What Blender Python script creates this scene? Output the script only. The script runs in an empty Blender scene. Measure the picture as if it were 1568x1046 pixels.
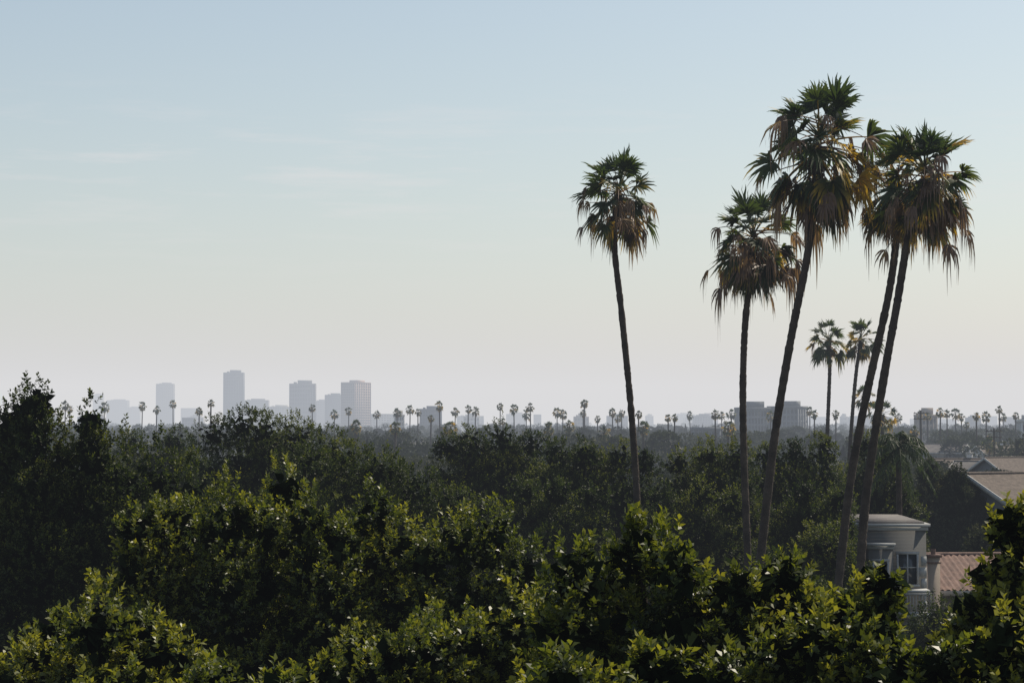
import bpy, math, numpy as np
from mathutils import Vector
rng = np.random.default_rng(11)
scene = bpy.context.scene
scene.view_settings.view_transform='Standard'; scene.view_settings.look='None'; scene.view_settings.exposure=0
H=16.0; FL=70.0; FP=FL/36*1568
PITCH=math.atan(122.3/FP)
cp,sp=math.cos(PITCH),math.sin(PITCH)
def site(px,py,d):
    """bearing / elevation survey -> world point at ground distance d"""
    u=(px-784)/FP; v=(522.7-py)/FP
    y=cp-v*sp; z=sp+v*cp
    s=d/y
    return np.array([u*s,d,H+z*s])
def nrm(a): return a/np.maximum(np.linalg.norm(a,axis=-1,keepdims=True),1e-9)

# ------------------------------------------------------------ materials
def newmat(name):
    m=bpy.data.materials.new(name); m.use_nodes=True
    nt=m.node_tree; b=nt.nodes['Principled BSDF']; return m,nt,b
def surf(name,c1,c2=None,scale=3.0,rough=0.85,bump=0.2,bscale=None,spec=0.3,metal=0.0):
    m,nt,b=newmat(name)
    c2=c2 or tuple(x*0.7 for x in c1)
    tc=nt.nodes.new('ShaderNodeTexCoord')
    n=nt.nodes.new('ShaderNodeTexNoise'); n.inputs['Scale'].default_value=scale; n.inputs['Detail'].default_value=6
    r=nt.nodes.new('ShaderNodeValToRGB')
    r.color_ramp.elements[0].position=.35; r.color_ramp.elements[1].position=.68
    r.color_ramp.elements[0].color=(*c2,1); r.color_ramp.elements[1].color=(*c1,1)
    nt.links.new(tc.outputs['Object'],n.inputs['Vector']); nt.links.new(n.outputs['Fac'],r.inputs['Fac'])
    nt.links.new(r.outputs['Color'],b.inputs['Base Color'])
    b.inputs['Roughness'].default_value=rough; b.inputs['Specular IOR Level'].default_value=spec; b.inputs['Metallic'].default_value=metal
    if bump:
        n2=nt.nodes.new('ShaderNodeTexNoise'); n2.inputs['Scale'].default_value=bscale or scale*8; n2.inputs['Detail'].default_value=4
        bp=nt.nodes.new('ShaderNodeBump'); bp.inputs['Strength'].default_value=bump; bp.inputs['Distance'].default_value=0.05
        nt.links.new(tc.outputs['Object'],n2.inputs['Vector']); nt.links.new(n2.outputs['Fac'],bp.inputs['Height'])
        nt.links.new(bp.outputs['Normal'],b.inputs['Normal'])
    return m
def leafmat(name,stops,rough=0.42,trans=0.3,tcol=(1.6,1.7,0.7),spec=0.5):
    m,nt,b=newmat(name)
    at=nt.nodes.new('ShaderNodeAttribute'); at.attribute_name='tint'
    r=nt.nodes.new('ShaderNodeValToRGB'); el=r.color_ramp.elements
    while len(el)<len(stops): el.new(0.5)
    for e,(p,c) in zip(el,stops): e.position=p; e.color=(*c,1)
    nt.links.new(at.outputs['Fac'],r.inputs['Fac'])
    nt.links.new(r.outputs['Color'],b.inputs['Base Color'])
    b.inputs['Roughness'].default_value=rough; b.inputs['Specular IOR Level'].default_value=spec
    mul=nt.nodes.new('ShaderNodeMix'); mul.data_type='RGBA'; mul.blend_type='MULTIPLY'; mul.inputs[0].default_value=1
    nt.links.new(r.outputs['Color'],mul.inputs[6]); mul.inputs[7].default_value=(*tcol,1)
    t=nt.nodes.new('ShaderNodeBsdfTranslucent'); nt.links.new(mul.outputs[2],t.inputs['Color'])
    mx=nt.nodes.new('ShaderNodeMixShader'); mx.inputs[0].default_value=trans
    out=[n for n in nt.nodes if n.type=='OUTPUT_MATERIAL'][0]
    nt.links.new(b.outputs[0],mx.inputs[1]); nt.links.new(t.outputs[0],mx.inputs[2]); nt.links.new(mx.outputs[0],out.inputs['Surface'])
    return m
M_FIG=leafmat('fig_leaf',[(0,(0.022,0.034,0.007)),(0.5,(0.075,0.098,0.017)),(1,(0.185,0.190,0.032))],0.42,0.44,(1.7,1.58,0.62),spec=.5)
M_DARK=leafmat('dark_leaf',[(0,(0.010,0.017,0.005)),(0.6,(0.034,0.047,0.011)),(1,(0.095,0.100,0.022))],0.55,0.38,spec=0.18)
M_FAR=leafmat('far_leaf',[(0,(0.014,0.019,0.012)),(0.6,(0.028,0.036,0.018)),(1,(0.060,0.060,0.032))],0.85,0.15,spec=0.08)
M_PALM=leafmat('palm_frond',[(0,(0.020,0.040,0.017)),(0.35,(0.050,0.072,0.020)),(0.52,(0.46,0.30,0.03)),(0.66,(0.23,0.145,0.095)),(1,(0.15,0.10,0.08))],0.5,0.42,(1.5,1.42,0.75),0.4)
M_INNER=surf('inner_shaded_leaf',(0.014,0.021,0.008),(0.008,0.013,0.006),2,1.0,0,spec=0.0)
M_BARK=surf('bark',(0.10,0.08,0.06),(0.045,0.036,0.03),4,0.95,0.6,30)
M_PTRUNK=surf('palm_bark',(0.085,0.063,0.048),(0.034,0.025,0.020),2.5,0.95,0.8,14)

# ------------------------------------------------------------ mesh builder
class MB:
    def __init__(s): s.V=[];s.F=[];s.M=[];s.T=[];s.n=0
    def add(s,V,F,mat=0,tint=None):
        V=np.asarray(V,float).reshape(-1,3); F=np.asarray(F,int).reshape(-1,4)
        s.V.append(V); s.F.append(F+s.n); s.M.append(np.full(len(F),mat)); 
        s.T.append(np.zeros(len(V)) if tint is None else np.broadcast_to(tint,(len(V),)).copy()); s.n+=len(V)
    def box(s,c,size,mat=0):
        c=np.array(c,float); h=np.array(size,float)/2
        V=np.array([[x,y,z] for z in(-1,1) for y in(-1,1) for x in(-1,1)])*h+c
        s.add(V,[[0,2,3,1],[4,5,7,6],[0,1,5,4],[2,6,7,3],[0,4,6,2],[1,3,7,5]],mat)
    def tube(s,P,R,k=10,mat=0,cap=True,tint=None):
        P=np.asarray(P,float); n=len(P); R=np.broadcast_to(R,(n,))
        T=nrm(np.gradient(P,axis=0)); ref=np.array([1.,0,0]) if abs(T[:,0]).mean()<.8 else np.array([0,1.,0])
        A=nrm(np.cross(T,ref)); B=np.cross(T,A); a=np.linspace(0,2*math.pi,k,endpoint=False)
        V=P[:,None]+R[:,None,None]*(np.cos(a)[None,:,None]*A[:,None]+np.sin(a)[None,:,None]*B[:,None])
        i=np.arange(n-1)[:,None]*k; j=np.arange(k)[None]; j2=(j+1)%k
        F=np.stack([i+j,i+j2,i+k+j2,i+k+j],-1).reshape(-1,4)
        s.add(V.reshape(-1,3),F,mat,tint)
    def obj(s,name,mats,smooth=False,parent=None,loc=None,rz=0):
        V=np.concatenate(s.V).astype(np.float32);F=np.concatenate(s.F).astype(np.int32);Mi=np.concatenate(s.M).astype(np.int32)
        me=bpy.data.meshes.new(name); me.vertices.add(len(V)); me.vertices.foreach_set('co',V.ravel())
        me.loops.add(F.size); me.loops.foreach_set('vertex_index',F.ravel())
        me.polygons.add(len(F)); me.polygons.foreach_set('loop_start',np.arange(len(F),dtype=np.int32)*4)
        me.polygons.foreach_set('material_index',Mi)
        if smooth: me.polygons.foreach_set('use_smooth',np.ones(len(F),bool))
        at=me.attributes.new('tint','FLOAT','POINT'); at.data.foreach_set('value',np.concatenate(s.T).astype(np.float32))
        me.update(calc_edges=True)
        for m in mats: me.materials.append(m)
        o=bpy.data.objects.new(name,me); scene.collection.objects.link(o)
        if parent: o.parent=parent
        if loc is not None: o.location=loc
        o.rotation_euler[2]=rz
        return o
def empty(name,loc,rz=0):
    e=bpy.data.objects.new(name,None); scene.collection.objects.link(e); e.location=loc; e.rotation_euler[2]=rz; return e

# ------------------------------------------------------------ foliage
def leafquads(mb,pos,dirn,L,wr,tint,mat,up=None,jit=0.6):
    N=len(pos); 
    ref=rng.normal(size=(N,3))*jit+(np.array([0,0,1.]) if up is None else up)
    side=nrm(np.cross(dirn,ref)); n=np.cross(side,dirn); L=np.broadcast_to(L,(N,))[:,None]
    W=L*wr
    V=np.stack([pos,pos+dirn*L*.5+side*W+n*W*.35,pos+dirn*L-n*L*.12,pos+dirn*L*.5-side*W+n*W*.35],1).reshape(-1,3)
    F=np.arange(N*4).reshape(-1,4)
    mb.add(V,F,mat,np.repeat(tint,4))
def shoots(mb,o,a,slen,K,L,wr,tint,mat):
    N=len(o); t=np.linspace(.05,1,K)[None,:]+rng.uniform(-.06,.06,(N,K))
    ph=np.arange(K)[None]*2.4+rng.uniform(0,6.28,(N,1))
    ref=np.where(np.abs(a[:,2:3])>.9,np.array([1.,0,0]),np.array([0,0,1.]))
    A=nrm(np.cross(a,ref)); B=np.cross(a,A)
    rad=np.cos(ph)[...,None]*A[:,None]+np.sin(ph)[...,None]*B[:,None]
    w=(0.45+0.9*t**2)[...,None]
    d=nrm(a[:,None]*w+rad*0.85+rng.normal(size=(N,K,3))*.22)
    p=o[:,None]+a[:,None]*(t*slen[:,None])[...,None]
    ll=L*rng.uniform(.65,1.15,(N,K))
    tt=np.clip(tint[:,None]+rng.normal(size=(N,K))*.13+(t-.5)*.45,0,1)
    leafquads(mb,p.reshape(-1,3),d.reshape(-1,3),ll.ravel(),wr,tt.ravel(),mat,up=np.repeat(a,K,0)*.9,jit=.55)
def tree(name,c,r,peaks,leaf=0.09,K=14,dens=9,slen=.35,nb=60,rb=(.55,.95),mat=M_FIG,inner=9000,conic=1.35,front=True,trunk=0.25,lumpy=.42,pconic=None):
    """c crown centre, r ellipsoid radii, peaks [(x,y,z,rad)] top clumps"""
    mb=MB(); c=np.array(c,float); r=np.array(r,float)
    mrb=(rb[0]+rb[1])/2; r=np.maximum(r-np.array([mrb*.8,mrb*.8,mrb*conic*.85+slen*.2]),r*.45)
    d=nrm(rng.normal(size=(nb*3,3))); d=d[d[:,2]>-.6]
    if front: d=d[(d[:,1]<.35)|(rng.random(len(d))<.35)]
    d=d[:nb]
    bc=c+d*r*rng.uniform(.80,1.,(len(d),1)); br=rng.uniform(*rb,len(d)); cn=np.full(len(d),conic)
    if len(peaks):
        P=np.array(peaks,float); pcn=pconic or conic
        pc=P[:,:3].copy(); pc[:,2]-=P[:,3]*pcn*.92
        bc=np.concatenate([bc,pc]); br=np.concatenate([br,P[:,3]]); cn=np.concatenate([cn,np.full(len(P),pcn)])
        pc2=pc.copy(); pc2[:,2]-=P[:,3]*1.4; pc2[:,1]-=P[:,3]*.3; bc=np.concatenate([bc,pc2]); br=np.concatenate([br,P[:,3]*1.15]); cn=np.concatenate([cn,np.full(len(P),conic)])
    O=[];A=[];T=[]
    for i in range(len(bc)):
        n=int(dens*4*math.pi*br[i]**2)
        u=nrm(rng.normal(size=(n,3))); u=u[u[:,2]>-.7]
        k=nrm(rng.normal(size=(8,3))); lump=np.max(u@k.T,axis=1)
        rad=br[i]*(1.02-lumpy+lumpy*lump**5)*(1-.16*rng.random(len(u))**2)
        el=np.where(u[:,2:3]>0,np.array([1,1,cn[i]]),np.array([1,1,.9]))
        taper=1-min(.75,(cn[i]-1)*.9)*np.clip(u[:,2],0,1)**2
        p=u*el*rad[:,None]; p[:,:2]*=taper[:,None]
        O.append(bc[i]+p); A.append(nrm(u*.8+np.array([0,0,.6])+rng.normal(size=u.shape)*.2)); T.append(np.full(len(u),np.clip(rng.normal(.40,.18),0,1))+.45*(lump-.8)+.16*u[:,2])  # tint lighter on tops and bulges, darker in gaps: sun and shade painted in
    O=np.concatenate(O);A=np.concatenate(A);T=np.concatenate(T)
    keep=np.ones(len(O),bool)
    for i in range(len(bc)):
        q=(O-bc[i])/br[i]; keep&=~((q**2).sum(1)<.30)
    O=O[keep];A=A[keep];T=np.clip(T[keep]+rng.normal(size=keep.sum())*.1,0,1)
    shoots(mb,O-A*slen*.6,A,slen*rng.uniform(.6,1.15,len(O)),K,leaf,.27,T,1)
    # inner, shaded leaves filling the crown
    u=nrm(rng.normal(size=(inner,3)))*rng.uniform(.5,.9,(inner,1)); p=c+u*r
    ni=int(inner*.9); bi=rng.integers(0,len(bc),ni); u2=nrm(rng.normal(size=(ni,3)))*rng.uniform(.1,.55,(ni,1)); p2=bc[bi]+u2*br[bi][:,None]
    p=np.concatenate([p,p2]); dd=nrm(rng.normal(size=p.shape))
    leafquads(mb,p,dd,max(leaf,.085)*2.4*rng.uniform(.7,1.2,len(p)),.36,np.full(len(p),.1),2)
    # trunk + limbs
    base=np.array([c[0],c[1],-.1]); z=np.linspace(0,1,7)
    P=base+(c-base)*z[:,None]; P[1:-1,:2]+=rng.normal(size=(5,2))*.08
    mb.tube(P,trunk*(1.25-.7*z),9,0)
    for i in rng.choice(len(bc),min(len(bc),22),replace=False):
        z0=rng.uniform(.45,.95); s0=base+(c-base)*z0; t=np.linspace(0,1,5)[:,None]
        Q=s0+(bc[i]-s0)*t; Q[1:-1,2]+=.25*np.sin(np.pi*t[1:-1,0])
        mb.tube(Q,trunk*.45*(1-.8*t[:,0]),6,0)
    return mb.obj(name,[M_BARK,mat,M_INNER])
def px_tree(name,cx,ytop,d,rx,rz,peaks,ry=None,**kw):
    t=site(cx,ytop,d); ry=ry or rx*.9
    c=(t[0],d,t[2]-rz)
    pk=[]
    for (x,y,rad) in peaks:
        dd=d-ry*.35+rng.uniform(-.5,.5); q=site(x,y,dd); pk.append((q[0],dd,q[2],rad))
    return tree(name,c,(rx,ry,rz),pk,**kw)

# foreground, sunlit fig trees
fk=dict(K=15,lumpy=.46,conic=1.35)
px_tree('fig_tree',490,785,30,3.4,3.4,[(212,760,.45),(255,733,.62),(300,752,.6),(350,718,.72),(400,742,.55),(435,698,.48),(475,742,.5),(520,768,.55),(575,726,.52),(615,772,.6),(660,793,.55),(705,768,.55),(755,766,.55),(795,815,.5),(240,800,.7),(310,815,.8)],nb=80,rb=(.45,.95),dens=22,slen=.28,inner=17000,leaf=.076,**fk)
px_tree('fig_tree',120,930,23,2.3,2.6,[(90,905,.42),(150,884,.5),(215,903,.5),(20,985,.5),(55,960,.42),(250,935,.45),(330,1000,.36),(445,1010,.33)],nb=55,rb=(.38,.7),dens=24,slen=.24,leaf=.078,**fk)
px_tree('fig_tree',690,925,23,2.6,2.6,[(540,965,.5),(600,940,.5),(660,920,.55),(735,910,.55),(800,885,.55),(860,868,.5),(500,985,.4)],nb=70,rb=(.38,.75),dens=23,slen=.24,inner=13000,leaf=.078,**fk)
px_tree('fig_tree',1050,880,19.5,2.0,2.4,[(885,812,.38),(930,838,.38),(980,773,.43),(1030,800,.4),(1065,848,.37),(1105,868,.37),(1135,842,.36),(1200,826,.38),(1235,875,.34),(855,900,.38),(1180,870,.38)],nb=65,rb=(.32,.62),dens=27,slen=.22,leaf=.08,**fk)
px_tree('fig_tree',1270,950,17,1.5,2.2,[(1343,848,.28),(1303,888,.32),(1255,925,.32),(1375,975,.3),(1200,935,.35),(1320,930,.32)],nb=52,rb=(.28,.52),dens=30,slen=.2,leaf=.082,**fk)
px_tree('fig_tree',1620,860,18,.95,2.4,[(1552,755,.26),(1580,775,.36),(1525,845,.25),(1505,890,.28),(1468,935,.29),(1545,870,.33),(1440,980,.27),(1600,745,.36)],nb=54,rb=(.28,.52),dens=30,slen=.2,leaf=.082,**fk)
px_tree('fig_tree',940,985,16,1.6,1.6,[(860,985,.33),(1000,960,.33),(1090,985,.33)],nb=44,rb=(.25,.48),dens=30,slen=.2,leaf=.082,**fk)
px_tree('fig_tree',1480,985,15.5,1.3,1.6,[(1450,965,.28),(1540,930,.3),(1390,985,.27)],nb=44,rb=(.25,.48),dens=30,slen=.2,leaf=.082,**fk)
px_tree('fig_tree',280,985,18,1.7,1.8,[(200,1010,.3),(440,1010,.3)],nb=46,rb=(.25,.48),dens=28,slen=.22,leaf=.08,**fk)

# darker middle-distance trees
mk=dict(mat=M_DARK,leaf=.115,K=10,dens=11,slen=.32,rb=(.65,1.3),nb=76,inner=10000,trunk=.35,conic=1.12,lumpy=.40)
sm={**mk,'lumpy':.25,'dens':14,'leaf':.10,'conic':1.0}
px_tree('laurel_tree',80,668,48,4.4,6.0,[(8,602,.5),(42,572,.45),(60,568,.42),(25,592,.45),(92,622,.7),(138,596,.45),(130,630,.8),(150,640,.7),(190,645,.8),(240,645,.8),(10,630,.9),(290,675,.8),(60,605,.72),(45,640,.9),(90,650,.9)],**{**mk,'conic':1.15,'pconic':2.0,'nb':105,'leaf':.10,'dens':17,'slen':.26,'lumpy':.34,'inner':16000})
px_tree('laurel_tree',425,640,76,4.4,5.5,[(330,632,1.0),(372,618,1.0),(405,627,1.),(455,632,1.1),(505,650,1.1)],**sm)
px_tree('laurel_tree',580,685,64,4.2,5.0,[(530,670,1.0),(580,682,1.1),(635,704,1.1),(470,673,1.1),(690,738,1.),(735,758,.9)],**sm)
px_tree('laurel_tree',765,650,88,3.8,5.5,[(683,656,.9),(722,646,1.),(768,639,1.0),(815,650,1.)],**mk)
px_tree('laurel_tree',900,676,84,3.8,6,[(850,664,.9),(897,668,.9),(948,671,.9),(985,678,.9)],**mk)
px_tree('laurel_tree',1085,682,84,3.6,6,[(1040,680,.8),(1085,667,.9),(1130,667,.9)],**mk)
px_tree('laurel_tree',1225,678,88,3.9,6,[(1175,670,.9),(1215,662,1.),(1262,659,1.)],**mk)
px_tree('laurel_tree',1345,676,98,2.6,6,[(1325,655,1.),(1355,665,1.)],**mk)
px_tree('laurel_tree',1240,735,79,2.9,5,[(1230,725,.8),(1285,738,.8)],**mk)
px_tree('laurel_tree',850,735,76,3.6,5,[(800,725,.8),(850,725,.8),(905,730,.8)],**mk)
px_tree('laurel_tree',1050,745,79,3.4,5,[(1010,735,.8),(1075,730,.8),(1120,745,.8)],**mk)
px_tree('laurel_tree',680,785,60,4.0,4.5,[(720,785,.7),(830,800,.8)],**mk)
px_tree('laurel_tree',940,800,77.5,3.6,5,[],**mk)
px_tree('laurel_tree',1150,805,77,3.8,5.0,[],**mk)
px_tree('laurel_tree',1455,712,122,3.4,5.0,[(1420,702,.9),(1465,709,.9)],**{**mk,'mat':M_FAR,'leaf':.16})
px_tree('laurel_tree',1540,800,104,3.4,4.0,[(1500,806,.8)],**{**mk,'mat':M_FAR,'leaf':.16})
px_tree('laurel_tree',1455,905,70,2.2,3.5,[(1480,900,.6)],**mk)
px_tree('laurel_tree',1265,790,71,1.5,4.5,[],**mk)
px_tree('laurel_tree',1225,870,60,1.7,3.5,[],**mk)
px_tree('laurel_tree',250,667,98,5.0,5.5,[(200,651,1.),(265,648,1.)],**mk)
px_tree('laurel_tree',-180,640,60,4.5,5.5,[],**mk)
px_tree('laurel_tree',1720,700,70,3.3,5.5,[],**mk)
px_tree('laurel_tree',330,840,44,3.5,4.5,[],**mk)

# ------------------------------------------------------------ fan palms
def fan(mb,o,az,el,pet,blade,droop,nseg,tint,tiptint,spread=100,wsc=1.,mat=1,pd=.25,twist=.6,fold=.3):
    h=np.array([math.cos(az)*math.cos(el),math.sin(az)*math.cos(el),math.sin(el)])
    t=np.linspace(0,1,6)[:,None]; z=np.array([0,0,1.])
    P=o+h*pet*t-z*pet*pd*t**2
    mb.tube(P,np.linspace(.032,.013,6)*max(blade,.8)*1.1,4,mat,tint=min(1,tint+.2))
    d=nrm(h-2*pd*z-z*droop*.5); s=nrm(np.cross(d,z)+1e-4); n=np.cross(s,d)
    roll=rng.normal()*twist; s,n=s*math.cos(roll)+n*math.sin(roll),n*math.cos(roll)-s*math.sin(roll)
    a=np.radians(np.linspace(-spread,spread,nseg)+rng.normal(size=nseg)*2)
    ln=blade*(1-.3*(np.abs(a)/math.radians(spread))**1.5)*rng.uniform(.78,1.12,nseg)
    T=np.array([0,.3,.55,.8,1.]); Wd=np.array([.006,.036,.038,.020,.002])*blade*wsc*(26/nseg)
    D=np.cos(a)[:,None]*d+np.sin(a)[:,None]*s+n*.25*np.abs(np.sin(a))[:,None]
    Wv=-np.sin(a)[:,None]*d+np.cos(a)[:,None]*s+n*(np.where(np.arange(nseg)%2,.5,-.5))[:,None]
    g=droop*rng.uniform(.4,1.6,nseg)
    C=P[-1]+D[:,None]*(ln[:,None]*T)[...,None]-z*(g[:,None]*ln[:,None]*T**3)[...,None]
    C+=rng.normal(size=C.shape)*.016*blade
    hang=np.clip(1-(g[:,None]*T**2)*fold,.4,1)[...,None]
    C[...,:2]=P[-1][:2]+(C[...,:2]-P[-1][:2])*hang
    L=C-Wv[:,None]*Wd[None,:,None]; R=C+Wv[:,None]*Wd[None,:,None]
    V=np.stack([L,R],2).reshape(-1,3); S=len(T)
    i=(np.arange(nseg)[:,None]*S+np.arange(S-1)[None])*2
    F=np.stack([i,i+1,i+3,i+2],-1).reshape(-1,4)
    tt=np.clip(tint+(tiptint-tint)*T[None]**3+rng.normal(size=(nseg,1))*.03,0,1)*np.ones((nseg,S))
    mb.add(V,F,mat,np.repeat(tt.ravel(),2))
def crown(mb,o,R,N,nseg,dead=.4,skirt=8,wsc=1.,el_lo=-45,vs=1.,far=False):
    for i in range(N):
        f=(i+.5)/N; az=i*2.39996+rng.normal()*.35
        el=math.radians(80-(80-el_lo)*f**.8+rng.normal()*11)
        pet=R*(.42+.16*math.sin(math.pi*min(1,f*1.1)))*rng.uniform(.7,1.22); bl=R*.46*rng.uniform(.7,1.15)
        u=rng.random()
        if f<.25: tn,tp=rng.uniform(0,.25),rng.uniform(.1,.35)
        elif f<.6:
            tn=rng.uniform(.05,.34) if u>.2 else rng.uniform(.44,.55); tp=max(tn,rng.uniform(.15,.7))
        else:
            tn=rng.uniform(.05,.34) if u>dead*.6 else (rng.uniform(.44,.56) if u<.08 else rng.uniform(.66,1.)); tp=max(tn,rng.uniform(.2,1.))
        dr=.10+.45*f*rng.uniform(.4,1.4)
        fan(mb,o+np.array([0,0,R*.15*(1-2*f)*vs]),az,el,pet,bl,dr,nseg,tn,tp,wsc=wsc,pd=.05+.35*f,spread=98)
    # dead fronds dangling at the ends of their stalks around the sides
    for i in range(int(N*dead*.9) if not far else 0):
        az=i*2.39996+1+rng.normal()*.5; el=math.radians(rng.uniform(-50,25))
        fan(mb,o-np.array([0,0,R*rng.uniform(-.25,.3)*vs]),az,el,R*rng.uniform(.4,.88),R*rng.uniform(.22,.42),rng.uniform(.5,1.6),max(8,nseg//2),rng.uniform(.6,1),rng.uniform(.7,1),spread=65,wsc=wsc*.52,pd=.22,fold=.4)
    for i in range(skirt):
        az=i*2.39996+rng.normal()*.5; f=i/max(1,skirt)
        fan(mb,o-np.array([0,0,R*.2+R*.3*f*vs]),az,math.radians(rng.uniform(-65,-20)),R*.30*(1-.3*f)*rng.uniform(.7,1.3),R*.38*rng.uniform(.6,1.1),.4,nseg,rng.uniform(.05,.35) if rng.random()<.55 else rng.uniform(.6,1),rng.uniform(.2,1),spread=70,wsc=wsc,pd=.3)
def palm(name,pts,d,cr,R,r0,r1,N=40,nseg=22,dead=.4,skirt=9,sub=90,vs=1.,el_lo=-50,seed=0):
    global rng
    rng=np.random.default_rng(100+seed)
    mb=MB(); P=np.array([site(x,y,d) for x,y in pts]); hub=site(cr[0],cr[1],d)
    P=np.concatenate([[hub],P]); e=P[-1]+(P[-1]-P[-2])/max(1e-3,abs(P[-1][2]-P[-2][2]))*(P[-1][2]+.3); e[2]=-.3
    P=np.concatenate([P,[e]])
    tt=np.concatenate([[0],np.cumsum(np.linalg.norm(np.diff(P,axis=0),axis=1))]); u=np.linspace(0,tt[-1],sub*3)
    Q=np.stack([np.interp(u,tt,P[:,k]) for k in range(3)],1)
    k=np.hanning(41);k/=k.sum()
    for c in range(3):
        ext=np.concatenate([2*Q[0,c]-Q[20:0:-1,c],Q[:,c],2*Q[-1,c]-Q[-2:-22:-1,c]]); Q[:,c]=np.convolve(ext,k,'valid')
    f=u/u[-1]; rad=(r0+(r1-r0)*f)*(1+.05*rng.normal(size=len(u)))+ r0*.5*np.exp(-(u/ .9)**2)+r1*.5*np.exp(-((u[-1]-u)/1.2)**2)
    mb.tube(Q,rad,12,0)
    for i in range(26):
        a=i*2.4; z=.15+.045*i; j=np.argmin(abs(u-z)); o=Q[j]; h=np.array([math.cos(a),math.sin(a),.55])
        mb.tube(np.array([o,o+h*r0*1.8,o+h*r0*2.4+np.array([0,0,.1])]),[.05,.035,.01],4,0)
    crown(mb,Q[0],R,N,nseg,dead,skirt,vs=vs,el_lo=el_lo)
    return mb.obj(name,[M_PTRUNK,M_PALM])
palm('fan_palm_tree',[(938,370),(949,450),(958,540),(966,620),(972,700),(977,790)],75,(947,300),1.95,.11,.16,N=38,dead=.55,seed=1)
palm('fan_palm_tree',[(1148,425),(1140,500),(1137,600),(1139,700),(1144,830)],72,(1154,368),2.05,.115,.16,dead=.95,N=40,skirt=10,seed=2)
palm('fan_palm_tree',[(1247,315),(1236,400),(1218,480),(1200,580),(1184,680),(1165,850)],66,(1254,226),2.4,.12,.17,N=54,dead=.6,skirt=13,vs=1.5,seed=3)
palm('fan_palm_tree',[(1374,365),(1362,450),(1341,540),(1319,640),(1301,740),(1284,890)],67,(1374,280),1.85,.12,.17,N=36,dead=.65,skirt=9,vs=1.3,seed=4)
palm('fan_palm_tree',[(1389,365),(1375,460),(1356,560),(1337,680),(1323,780),(1317,880)],64,(1416,276),1.98,.12,.17,N=46,dead=.65,skirt=9,vs=1.5,seed=5)
palm('fan_palm_tree',[(1271,560),(1269,610),(1267,660)],168,(1268,522),2.1,.15,.2,N=30,nseg=16,dead=.1,skirt=3,el_lo=-45,seed=6)
palm('fan_palm_tree',[(1312,560),(1307,610),(1303,665)],172,(1319,519),2.1,.15,.2,N=30,nseg=16,dead=.1,skirt=3,el_lo=-45,seed=7)
palm('fan_palm_tree',[(1322,640),(1320,680)],260,(1323,608),2.0,.18,.22,N=24,nseg=12,dead=.1,skirt=0,sub=50,seed=8)
palm('fan_palm_tree',[(1352,670),(1351,700)],240,(1350,635),2.2,.18,.22,N=24,nseg=12,dead=.1,skirt=0,sub=50,seed=9)

# feather (queen) palm
def feather(mb,o,az,el,L,mat=1):
    h=np.array([math.cos(az)*math.cos(el),math.sin(az)*math.cos(el),math.sin(el)]); z=np.array([0,0,1.])
    t=np.linspace(0,1,14)[:,None]; P=o+h*L*t-z*L*.75*t**2.2
    mb.tube(P,np.linspace(.03,.006,14),4,mat,tint=.2)
    u=np.repeat(np.linspace(.15,1,46),2); sd=np.tile([1,-1],46)[:,None]
    p=np.stack([np.interp(u,t[:,0],P[:,k]) for k in range(3)],1); T=nrm(np.gradient(P,axis=0)); tg=np.stack([np.interp(u,t[:,0],T[:,k]) for k in range(3)],1)
    s=nrm(np.cross(tg,z)+1e-4)*sd
    dd=nrm(s*.8+tg*.5-z*.75+rng.normal(size=p.shape)*.15)
    leafquads(mb,p,dd,L*.24*np.sin(np.pi*(.12+.8*u))+.05,.045,np.full(len(p),.1),mat)
mb=MB(); q=site(1376,682,93); zs=np.linspace(q[2],-.2,20)
mb.tube(np.stack([q[0]+0*zs,q[1]+0*zs,zs],1),np.linspace(.13,.2,20),10,0)
for i in range(26): feather(mb,q,i*2.4,math.radians(70-4.2*i+rng.normal()*5),2.0)
mb.obj('queen_palm_tree',[M_PTRUNK,M_PALM])

# distant palms: one named mass
mb=MB()
DP=[(100,620),(107,626),(160,623),(218,621),(240,627),(265,618),(305,629),(323,617),(478,624),(512,634),(534,629),(577,634),(608,631),(628,626),(640,631),(673,621),(697,630),(717,626),(728,629),(766,622),(787,626),(812,623),(806,634),(853,631),(862,633),(895,618),(893,632),(915,641),(938,631),(952,632),(946,640),(978,634),(1023,640),(1033,639),(1056,636),(1095,634),(1105,636),(1120,633),(1240,629),(1247,634),(1280,634),(1375,639),(1408,634),(1420,637),(1440,631),(1450,633),(1463,633),(1472,638),(1495,637),(1510,637),(1530,627),(1536,638),(1555,636),(1340,640),(1180,636),(840,650),(660,640),(770,645),(990,650),(1480,650),(1515,668),(-60,628),(-130,622),(1620,630),(1700,634)]
for x,y in DP:
    d=rng.uniform(440,800)*(1 if y<640 else .9); o=site(x,y,d); R=(rng.uniform(6.5,9.5) if y<640 else 6.5)/FP*d
    lean=rng.normal()*.9; zz=np.linspace(0,1,8); P=np.stack([o[0]+lean*zz**2,o[1]+0*zz,o[2]*(1-zz)],1)
    mb.tube(P,.17+.1*zz,6,0); crown(mb,o,R,24,8,dead=.15,skirt=3,wsc=1.35,el_lo=-40,far=True)
# shorter, broader palms among the far trees
for x,y in [(605,655),(840,655),(872,652),(985,655),(545,652),(1115,655),(1515,680),(1350,650),(690,655),(925,662),(1400,660)]:
    d=rng.uniform(330,430); o=site(x,y,d); mb.tube(np.array([[o[0],d,o[2]],[o[0],d,o[2]*.5],[o[0],d,-.1]]),[.2,.25,.35],7,0)
    crown(mb,o,rng.uniform(10,14)/FP*d,32,10,dead=.1,skirt=3,wsc=1.1,el_lo=-35,far=True)
mb.obj('distant_palm_trees',[M_PTRUNK,M_PALM])

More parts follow.
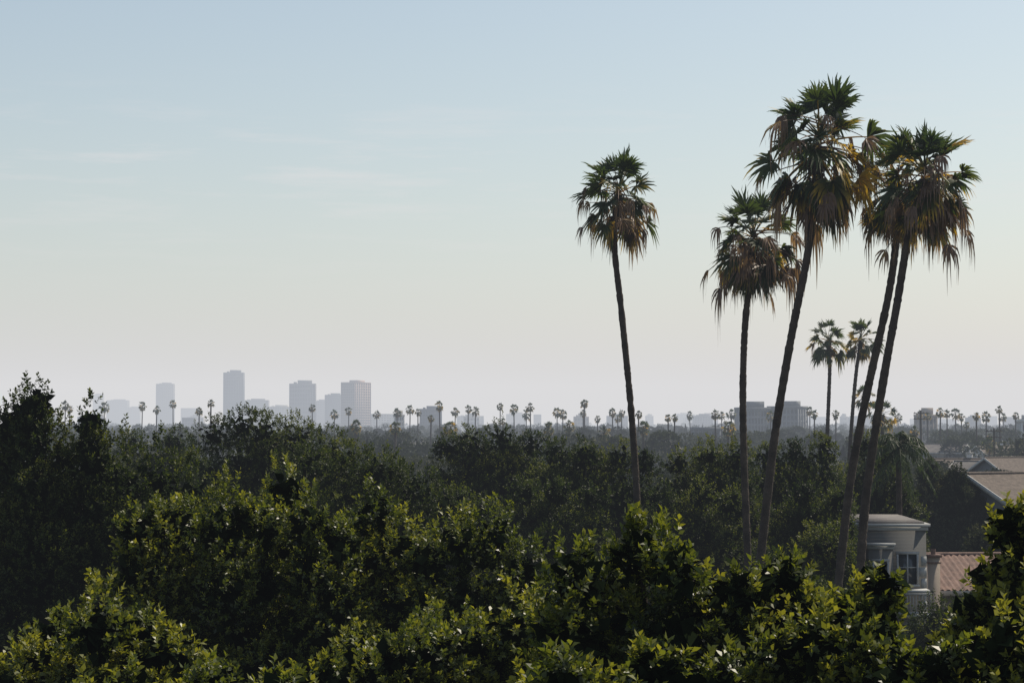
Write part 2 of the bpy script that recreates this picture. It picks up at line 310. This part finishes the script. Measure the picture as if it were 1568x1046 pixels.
# ------------------------------------------------------------ distant tree masses
def cheap_tree(mb,c,r,n,leaf,tint,cone=False):
    k=nrm(rng.normal(size=(9,3))); u=nrm(rng.normal(size=(n,3))); u[:,2]=np.where(u[:,2]<-.5,-u[:,2],u[:,2])
    lump=np.max(u@k.T,axis=1); rad=(.6+.45*lump**3)*rng.uniform(.75,1.03,n)
    p=u*rad[:,None]
    if cone: p[:,:2]*=np.clip(.9-.8*p[:,2:3],.05,1)
    p=np.asarray(c)+p*np.asarray(r)
    leafquads(mb,p,nrm(u*.6+rng.normal(size=p.shape)*.6),leaf*rng.uniform(.6,1.3,n),.42,np.clip(tint+.1*rng.normal(size=n),0,1),1)
    mb.tube(np.array([[c[0],c[1],-.1],[c[0],c[1],c[2]*.5],[c[0],c[1],c[2]]]),[.35,.25,.12],6,0)
def band(name,n,d0,d1,leafs,cnt,h=(7,12.5),pw=1.):
    mb=MB()
    for i in range(n):
        d=d0+(d1-d0)*rng.random()**pw; x=rng.uniform(-.33,.33)*d
        if abs(x/d-.225)<.045 and d<160: continue
        ht=rng.uniform(*h); rx=rng.uniform(3,6.5); rz=min(ht*.42,rx*.8)
        cone=rng.random()<.1
        if cone: rx,rz,ht=1.5,ht*.45,ht+1.5
        cheap_tree(mb,(x,d,ht-rz),(rx,rx,rz),cnt,leafs*(.6 if cone else 1),rng.uniform(.05,.8),cone)
    return mb.obj(name,[M_BARK,M_FAR])
rng=np.random.default_rng(77)
band('distant_trees',190,125,340,.30,3000,(8,12.3))
band('distant_trees',620,340,1000,.62,650,(8,14.3))
band('distant_trees',1100,1000,4200,1.5,130,(8,14),1.5)

# ------------------------------------------------------------ buildings
W_GREY=surf('concrete',(0.20,0.20,0.21),(0.16,0.16,0.17),.05,.8,0)
W_PINK=surf('pink_stone',(0.44,0.34,0.31),(0.38,0.30,0.27),.05,.8,0)
W_BLUE=surf('blue_panel',(0.10,0.125,0.15),(0.08,0.10,0.125),.05,.5,0)
W_WHITE=surf('white_stucco',(0.58,0.56,0.53),(0.48,0.46,0.43),.8,.85,.1)
W_TAN=surf('tan_stucco',(0.34,0.28,0.23),(0.27,0.22,0.18),.9,.85,.1)
W_DK=surf('grey_stucco',(0.17,0.18,0.19),(0.12,0.13,0.14),.6,.85,.1)
GLASS=surf('window_glass',(0.035,0.045,0.055),(0.02,0.026,0.032),.3,.15,0,spec=.6)
TRIM=surf('white_trim',(0.42,0.42,0.41),(0.34,0.34,0.33),2,.6,.05)
ROOFG=surf('flat_roof',(0.15,0.14,0.13),(0.10,0.09,0.09),1,.9,.1)
SHING=surf('brown_shingle',(0.14,0.112,0.094),(0.085,0.068,0.058),3.5,.9,.6,12)
TERRA=surf('terracotta_tile',(0.20,0.125,0.10),(0.11,0.07,0.058),2.2,.85,.3)
def tower(name,xl,xr,yt,d,frac=1.,side=1,fh=3.8,bays=9,wall=W_GREY,pent=True,minw=0):
    Wp=(xr-xl)/FP*d; top=site((xl+xr)/2,yt,d)[2]
    if frac<1:
        phi=math.radians(35); w=Wp*frac/math.cos(phi); dp=Wp*(1-frac)/math.sin(phi)
    else: phi=math.radians(3)*side; w=Wp; dp=Wp*.7
    cx=site((xl+xr)/2,645,d)[0]
    e=empty(name,(cx,d,0),0)
    e.rotation_euler[2]= (-phi if side>0 else phi) if frac<1 else phi
    g=MB(); g.box((0,0,(top-1)/2),(w-.7,dp-.7,top-1)); g.obj('windows',[GLASS],parent=e)
    s=MB(); nf=max(2,int(top/fh)); fh=top/nf
    for i in range(nf): s.box((0,0,(i+.99)*fh-fh*.17),(w,dp,fh*.36))
    for sx in range(bays+1):
        x=-w/2+w*sx/bays
        for y in(-dp/2,dp/2): s.box((x,y,(top-.3)/2),(w/bays*.24,.5,top-.3))
    nb2=max(2,int(bays*dp/w))
    for sy in range(nb2+1):
        y=-dp/2+dp*sy/nb2
        for x in(-w/2,w/2): s.box((x,y,(top-.4)/2),(.56,dp/nb2*.24,top-.4))
    s.obj('facade_frame',[wall],parent=e)
    r=MB(); r.box((0,0,top+.25),(w+.8,dp+.8,1.1)); 
    if pent: r.box((w*.08,0,top+.8+fh*.4),(w*.55,dp*.5,fh*.8)); r.box((-w*.3,dp*.1,top+.8+fh*.2),(w*.12,dp*.2,fh*.4))
    r.obj('roof_parapet',[wall],parent=e)
    return e
tower('office_tower',240,266,588,5200,wall=W_GREY)
tower('office_tower',343,373,571,3900,bays=8,wall=W_BLUE,fh=6)
tower('office_block',373,411,613,4300,bays=12,wall=W_GREY,pent=True)
tower('office_block',411,446,623,4000,bays=10,wall=W_WHITE)
tower('office_tower',444,483,588,3500,bays=10,wall=W_GREY,fh=7)
tower('office_block',483,500,614,4600,bays=5,wall=W_GREY)
tower('office_block',498,525,605,3900,bays=7,wall=W_BLUE)
tower('office_tower',523,567,586,3100,frac=.5,side=1,bays=7,wall=W_PINK)
tower('office_block',165,196,613,6200,bays=8,wall=W_BLUE)
tower('office_block',143,158,604,7000,bays=5,wall=W_GREY)
tower('office_block',196,214,624,6200,bays=5,wall=W_GREY)
tower('office_block',278,300,625,6000,bays=6,wall=W_GREY,pent=False)
tower('office_block',567,604,634,3600,bays=9,wall=W_WHITE,pent=False)
tower('apartment_building',604,619,636,1300,bays=4,wall=W_WHITE,fh=3.2)
tower('apartment_building',643,676,627,1900,bays=8,wall=W_BLUE,fh=3.3)
tower('office_block',930,960,637,3500,bays=8,wall=W_GREY)
tower('office_block',1062,1090,637,3400,bays=7,wall=W_GREY)
tower('office_block',700,740,637,4200,bays=9,wall=W_WHITE)
tower('apartment_building',1128,1176,626,1000,bays=10,wall=W_DK,fh=3.2)
tower('apartment_building',1176,1236,624,1050,frac=.7,side=1,bays=8,wall=W_DK,fh=3.2)
tower('apartment_building',1403,1432,637,900,bays=5,wall=W_TAN,fh=3.1)
tower('apartment_building',1060,1100,657,740,bays=6,wall=W_DK,fh=3.1,pent=False)
tower('apartment_building',1560,1600,645,640,bays=6,wall=W_WHITE,fh=3.1)
tower('office_block',1480,1500,640,2600,bays=6,wall=W_GREY)
tower('office_block',1290,1330,640,3800,bays=6,wall=W_GREY)
for i in range(26):
    x=rng.uniform(-20,1568); y=rng.uniform(634,642); w=rng.uniform(10,30); tower('distant_building',x,x+w,y,rng.uniform(2600,6000),bays=5,wall=[W_GREY,W_WHITE,W_BLUE,W_TAN][i%4],pent=bool(i%2),fh=5)

def gable(name,loc,rz,L,Wd,zeave,rise,wall,roofm,corr=False,over=.5,chim=True):
    e=empty(name,(loc[0],loc[1],0),rz)
    w=MB(); w.box((0,0,zeave/2),(L,Wd,zeave))
    for s in(-1,1):
        x=s*(L/2-.06); w.add([[x-.06,-Wd/2,zeave],[x+.06,-Wd/2,zeave],[x+.06,0,zeave+rise],[x-.06,0,zeave+rise],[x-.06,Wd/2,zeave],[x+.06,Wd/2,zeave]],[[0,1,2,3],[3,2,5,4],[0,3,4,0],[1,5,2,1]])
    w.obj('walls',[wall],parent=e)
    r=MB(); sl=rise/(Wd/2)
    for s in(-1,1):
        nx=int(L/.09) if corr else 2; ny=int(Wd/2/.35) if corr else 2
        X=np.linspace(-L/2-over,L/2+over,nx*1+1); Y=np.linspace(0,Wd/2+over,ny*2+1)
        XX,YY=np.meshgrid(X,Y); Z=zeave+rise-YY*sl+.06
        if corr: Z=Z+.05*np.sin(XX/.28*2*math.pi)+.03*((np.arange(len(Y))%2)[:,None])
        for dz in(0,.14):
            V=np.stack([XX,s*YY,Z+dz],-1).reshape(-1,3); i=np.arange(len(Y)-1)[:,None]*len(X)+np.arange(len(X)-1)[None]
            r.add(V,np.stack([i,i+1,i+1+len(X),i+len(X)],-1).reshape(-1,4))
    r.tube(np.array([[-L/2-over,0,zeave+rise+.2],[0,0,zeave+rise+.2],[L/2+over,0,zeave+rise+.2]]),.12,8)
    r.obj('roof',[roofm],parent=e)
    f=MB(); g=MB()
    for s in(-1,1):
        f.box((0,s*(Wd/2+over+.02),zeave-over*sl+.06),(L+2*over,.06,.22))
        for q in(-1,1):
            x=s*(L/2+over+.03); P=[[x,0,zeave+rise+.0],[x,q*(Wd/2+over),zeave-over*sl]]
            f.add([[x-.03,P[0][1],P[0][2]-.06],[x+.03,P[0][1],P[0][2]-.06],[x+.03,P[0][1],P[0][2]+.24],[x-.03,P[0][1],P[0][2]+.24],[x-.03,P[1][1],P[1][2]-.06],[x+.03,P[1][1],P[1][2]-.06],[x+.03,P[1][1],P[1][2]+.24],[x-.03,P[1][1],P[1][2]+.24]],[[0,3,7,4],[1,5,6,2],[3,2,6,7],[0,4,5,1]])
    for fl in range(int(zeave//3)):
        z=1.6+fl*3.0
        for x in np.arange(-L/2+1.5,L/2-1,2.6):
            for s in(-1,1):
                g.box((x,s*(Wd/2+.01),z),(1.1,.06,1.3)); 
                for dx,dz,sx,sz in((0,.7,1.3,.1),(0,-.7,1.4,.12),(-.6,0,.1,1.3),(.6,0,.1,1.3),(0,0,.05,1.3)): f.box((x+dx,s*(Wd/2+.05),z+dz),(sx,.08,sz))
        for y in(-Wd*.22,Wd*.22):
            for s in(-1,1):
                g.box((s*(L/2+.01),y,z),(.06,1.0,1.3))
                for dy,dz,sy,sz in((0,.7,1.2,.1),(0,-.7,1.3,.12),(-.55,0,.1,1.3),(.55,0,.1,1.3)): f.box((s*(L/2+.05),y+dy,z+dz),(.08,sy,sz))
    g.obj('windows',[GLASS],parent=e); f.obj('trim',[TRIM],parent=e)
    dr=MB(); dr.box((0,-Wd/2-.04,1.05),(1,.08,2.1)); dr.obj('door',[SHING],parent=e)
    if chim:
        c=MB(); cz=zeave+rise*.75; c.box((L*.1,.4,cz+.5),(.7,.6,1.6)); c.box((L*.1,.4,cz+1.35),(.9,.8,.12)); c.tube(np.array([[L*.1,.4,cz+1.4],[L*.1,.4,cz+1.5],[L*.1,.4,cz+1.75]]),.12,8); c.obj('chimney',[wall],parent=e)
    return e
q=site(1560,725,122); gable('shingle_roof_house',(q[0]+1.4,124),math.radians(26),9.5,8,q[2]-1.9,1.7,W_DK,SHING)
q=site(1462,850,94); gable('tile_roof_house',(q[0]+2.6,94),math.radians(4),8.0,7.0,q[2]-1.3,1.15,W_TAN,TERRA,corr=True,chim=False)
c0=site(1429,852,89.5); par=empty('stucco_chimney',(c0[0],89.5,0)); m=MB(); m.box((0,0,c0[2]/2),(.5,.5,c0[2])); m.obj('stack',[W_TAN],parent=par)
m=MB(); m.box((0,0,c0[2]+.05),(.65,.65,.12)); m.box((0,0,c0[2]-.25),(.57,.57,.08)); m.tube(np.array([[0,0,c0[2]+.1],[0,0,c0[2]+.2],[0,0,c0[2]+.35]]),.11,8); m.obj('cap',[TERRA],parent=par)

# grey clapboard apartment house
def siding():
    m,nt,b=newmat('grey_siding'); tc=nt.nodes.new('ShaderNodeTexCoord'); w=nt.nodes.new('ShaderNodeTexWave'); w.bands_direction='Z'; w.wave_profile='SAW'; w.inputs['Scale'].default_value=2.2
    bp=nt.nodes.new('ShaderNodeBump'); bp.inputs['Strength'].default_value=.6; bp.inputs['Distance'].default_value=.03
    nt.links.new(tc.outputs['Object'],w.inputs['Vector']); nt.links.new(w.outputs['Fac'],bp.inputs['Height']); nt.links.new(bp.outputs['Normal'],b.inputs['Normal'])
    n=nt.nodes.new('ShaderNodeTexNoise'); n.inputs['Scale'].default_value=1.5; r=nt.nodes.new('ShaderNodeValToRGB'); r.color_ramp.elements[0].color=(.11,.11,.105,1); r.color_ramp.elements[1].color=(.155,.15,.143,1)
    nt.links.new(tc.outputs['Object'],n.inputs['Vector']); nt.links.new(n.outputs['Fac'],r.inputs['Fac']); nt.links.new(r.outputs['Color'],b.inputs['Base Color']); b.inputs['Roughness'].default_value=.75
    return m
SID=siding()
D=80.; tr=site(1418,806,D); e=empty('clapboard_house',(tr[0],D,0),math.radians(-2)); zt=tr[2]
w=MB(); w.box((-1.35,3.5,zt/2),(2.7,7,zt)); w.box((-1.9,-.3,(zt-.75)/2),(.95,.6,zt-.75)); w.obj('walls',[SID],parent=e)
t=MB(); t.box((-1.35,3.5,zt+.06),(3.0,7.3,.12)); t.box((-1.35,3.5,zt-.08),(2.85,7.15,.14)); t.box((-1.9,-.34,zt-.68),(1.15,.8,.11)); t.box((-1.9,-.32,zt-.80),(1.05,.7,.12))
for k in range(24): t.box((-.11 if k%2 else -.16,-.03,.3+k*.44),(.22 if k%2 else .32,.08,.38))
g=MB()
def win(x,y,z,ww,hh):
    g.box((x,y-.01,z),(ww,.05,hh))
    for dx,dz,sx,sz in((0,hh/2+.05,ww+.2,.1),(0,-hh/2-.05,ww+.24,.1),(-ww/2-.04,0,.08,hh),(ww/2+.04,0,.08,hh),(0,0,.05,hh)): t.box((x+dx,y-.05,z+dz),(sx,.1,sz))
    t.box((x,y-.045,z+.08),(ww,.05,.035))
for fl in range(4):
    z=zt-1.7-fl*2.8
    win(-.76,0,z,.72,1.2); win(-1.92,-.6,z-.2,.5,1.1)
t.box((-.68,-.5,zt-2.5),(1.3,1.0,.1))
for x in np.linspace(-1.28,.0,12): t.box((x,-.98,zt-2.95),(.03,.03,.74))
t.box((-.65,-.98,zt-2.60),(1.34,.07,.06)); t.box((-.65,-.98,zt-3.35),(1.34,.08,.07)); t.box((-.65,-.5,zt-3.46),(1.3,1.0,.1))
t.obj('trim_and_balcony',[TRIM],parent=e); g.obj('windows',[GLASS],parent=e)
m=MB(); m.box((-1.35,3.5,zt+.15),(2.6,6.8,.05)); m.obj('roof',[ROOFG],parent=e)
m=MB(); m.box((-.7,-.04,1.05),(.85,.08,2.1)); m.obj('door',[SHING],parent=e)

for k,(x,y,d,L) in enumerate([(1475,702,260,9),(1520,706,250,9),(1555,700,240,8),(640,676,520,9),(1010,676,520,9),(1445,680,450,10),(1530,682,420,10),(720,670,620,9),(930,672,640,10)]):
    q=site(x,y,d); z=q[2]-1.8; gable('house',(q[0],d),rng.uniform(-.6,.6),L,7,max(4,z),1.6,[W_WHITE,W_TAN,W_DK][k%3],[SHING,ROOFG][k%2],chim=k%3==0)

# utility poles
for (x,y,d) in [(1522,655,300),(1410,628,330)]:
    q=site(x,y,d); m=MB(); m.tube(np.array([[q[0],d,-.2],[q[0],d,q[2]*.5],[q[0],d,q[2]]]),[.18,.15,.12],8)
    for dz in(.5,1.4): m.box((q[0],d,q[2]-dz),(2.4,.12,.14))
    for dx in(-1,-.4,.4,1): m.box((q[0]+dx,d,q[2]-.35),(.09,.09,.2))
    m.obj('utility_pole',[M_BARK])

# ------------------------------------------------------------ ground, haze, sky, light
m=MB(); G=13500; m.add([[-G,-G,0],[G,-G,0],[G,G,0],[-G,G,0]],[[0,1,2,3]])
m.obj('ground',[surf('dry_ground',(0.050,0.050,0.036),(0.020,0.027,0.016),.02,.95,0)])
DEN=0.00032; SG=np.array([.00020,.00022,.00025]); J=np.array([0.725,0.72,0.73])
hm=bpy.data.materials.new('air_haze'); hm.use_nodes=True; nt=hm.node_tree; nt.nodes.clear()
out=nt.nodes.new('ShaderNodeOutputMaterial'); ab=nt.nodes.new('ShaderNodeVolumeAbsorption'); ab.inputs['Color'].default_value=(*(1-SG/DEN),1); ab.inputs['Density'].default_value=DEN
em=nt.nodes.new('ShaderNodeEmission'); em.inputs['Color'].default_value=(*(J*SG/DEN),1); em.inputs['Strength'].default_value=DEN
ad=nt.nodes.new('ShaderNodeAddShader'); nt.links.new(ab.outputs[0],ad.inputs[0]); nt.links.new(em.outputs[0],ad.inputs[1]); nt.links.new(ad.outputs[0],out.inputs['Volume'])
m=MB(); m.box((0,0,130),(28000,28000,270)); m.obj('haze',[hm])

EL,AZ=math.radians(52),math.radians(50)
w=bpy.data.worlds.new('World'); scene.world=w; w.use_nodes=True; nt=w.node_tree; bg=nt.nodes['Background']
sky=nt.nodes.new('ShaderNodeTexSky'); sky.sky_type='NISHITA'; sky.sun_disc=False; sky.sun_elevation=EL; sky.sun_rotation=AZ; sky.air_density=1.; sky.dust_density=1.8; sky.ozone_density=1.
tc=nt.nodes.new('ShaderNodeTexCoord'); mp=nt.nodes.new('ShaderNodeMapping'); mp.inputs['Scale'].default_value=(9,9,80); mp.inputs['Rotation'].default_value=(0,-.06,0); mp.inputs['Location'].default_value=(7.1,2.2,1.7)
nz=nt.nodes.new('ShaderNodeTexNoise'); nz.inputs['Scale'].default_value=1.3; nz.inputs['Detail'].default_value=7; nz.inputs['Roughness'].default_value=.6
rp=nt.nodes.new('ShaderNodeValToRGB'); rp.color_ramp.elements[0].position=.50; rp.color_ramp.elements[0].color=(0,0,0,1); rp.color_ramp.elements[1].position=.76; rp.color_ramp.elements[1].color=(.45,.45,.45,1)
sx=nt.nodes.new('ShaderNodeSeparateXYZ'); zr=nt.nodes.new('ShaderNodeValToRGB'); e0=zr.color_ramp.elements; e0.new(.5)
for el_,(p_,v_) in zip(e0,((.06,0),(.125,1),(.175,0))): el_.position=p_; el_.color=(v_,v_,v_,1)
mm=nt.nodes.new('ShaderNodeMath'); mm.operation='MULTIPLY'
tn=nt.nodes.new('ShaderNodeMix'); tn.data_type='RGBA'; tn.blend_type='MULTIPLY'; tn.inputs[0].default_value=1; tn.inputs[7].default_value=(1.07,1.06,.955,1)
mx=nt.nodes.new('ShaderNodeMix'); mx.data_type='RGBA'; mx.inputs[7].default_value=(7.0,6.5,6.5,1)
nt.links.new(tc.outputs['Generated'],mp.inputs['Vector']); nt.links.new(mp.outputs[0],nz.inputs['Vector']); nt.links.new(nz.outputs['Fac'],rp.inputs['Fac'])
nt.links.new(tc.outputs['Generated'],sx.inputs[0]); nt.links.new(sx.outputs['Z'],zr.inputs['Fac']); nt.links.new(rp.outputs['Color'],mm.inputs[0]); nt.links.new(zr.outputs['Color'],mm.inputs[1])
nt.links.new(sky.outputs[0],tn.inputs[6])
nt.links.new(mm.outputs[0],mx.inputs[0]); nt.links.new(tn.outputs[2],mx.inputs[6]); nt.links.new(mx.outputs[2],bg.inputs['Color']); bg.inputs['Strength'].default_value=.12

sl=bpy.data.lights.new('sun','SUN'); sl.energy=5.0; sl.angle=math.radians(.6); sl.color=(1,.91,.76)
so=bpy.data.objects.new('sun',sl); scene.collection.objects.link(so)
sv=Vector((math.sin(AZ)*math.cos(EL),math.cos(AZ)*math.cos(EL),math.sin(EL))); so.rotation_euler=(-sv).to_track_quat('-Z','Y').to_euler(); so.location=(30,30,60)

cd=bpy.data.cameras.new('camera'); cd.lens=FL; cd.sensor_width=36; cd.clip_end=60000; cd.clip_start=.5
co=bpy.data.objects.new('camera',cd); scene.collection.objects.link(co); co.location=(0,0,H); co.rotation_euler=(math.pi/2+PITCH,0,0); scene.camera=co
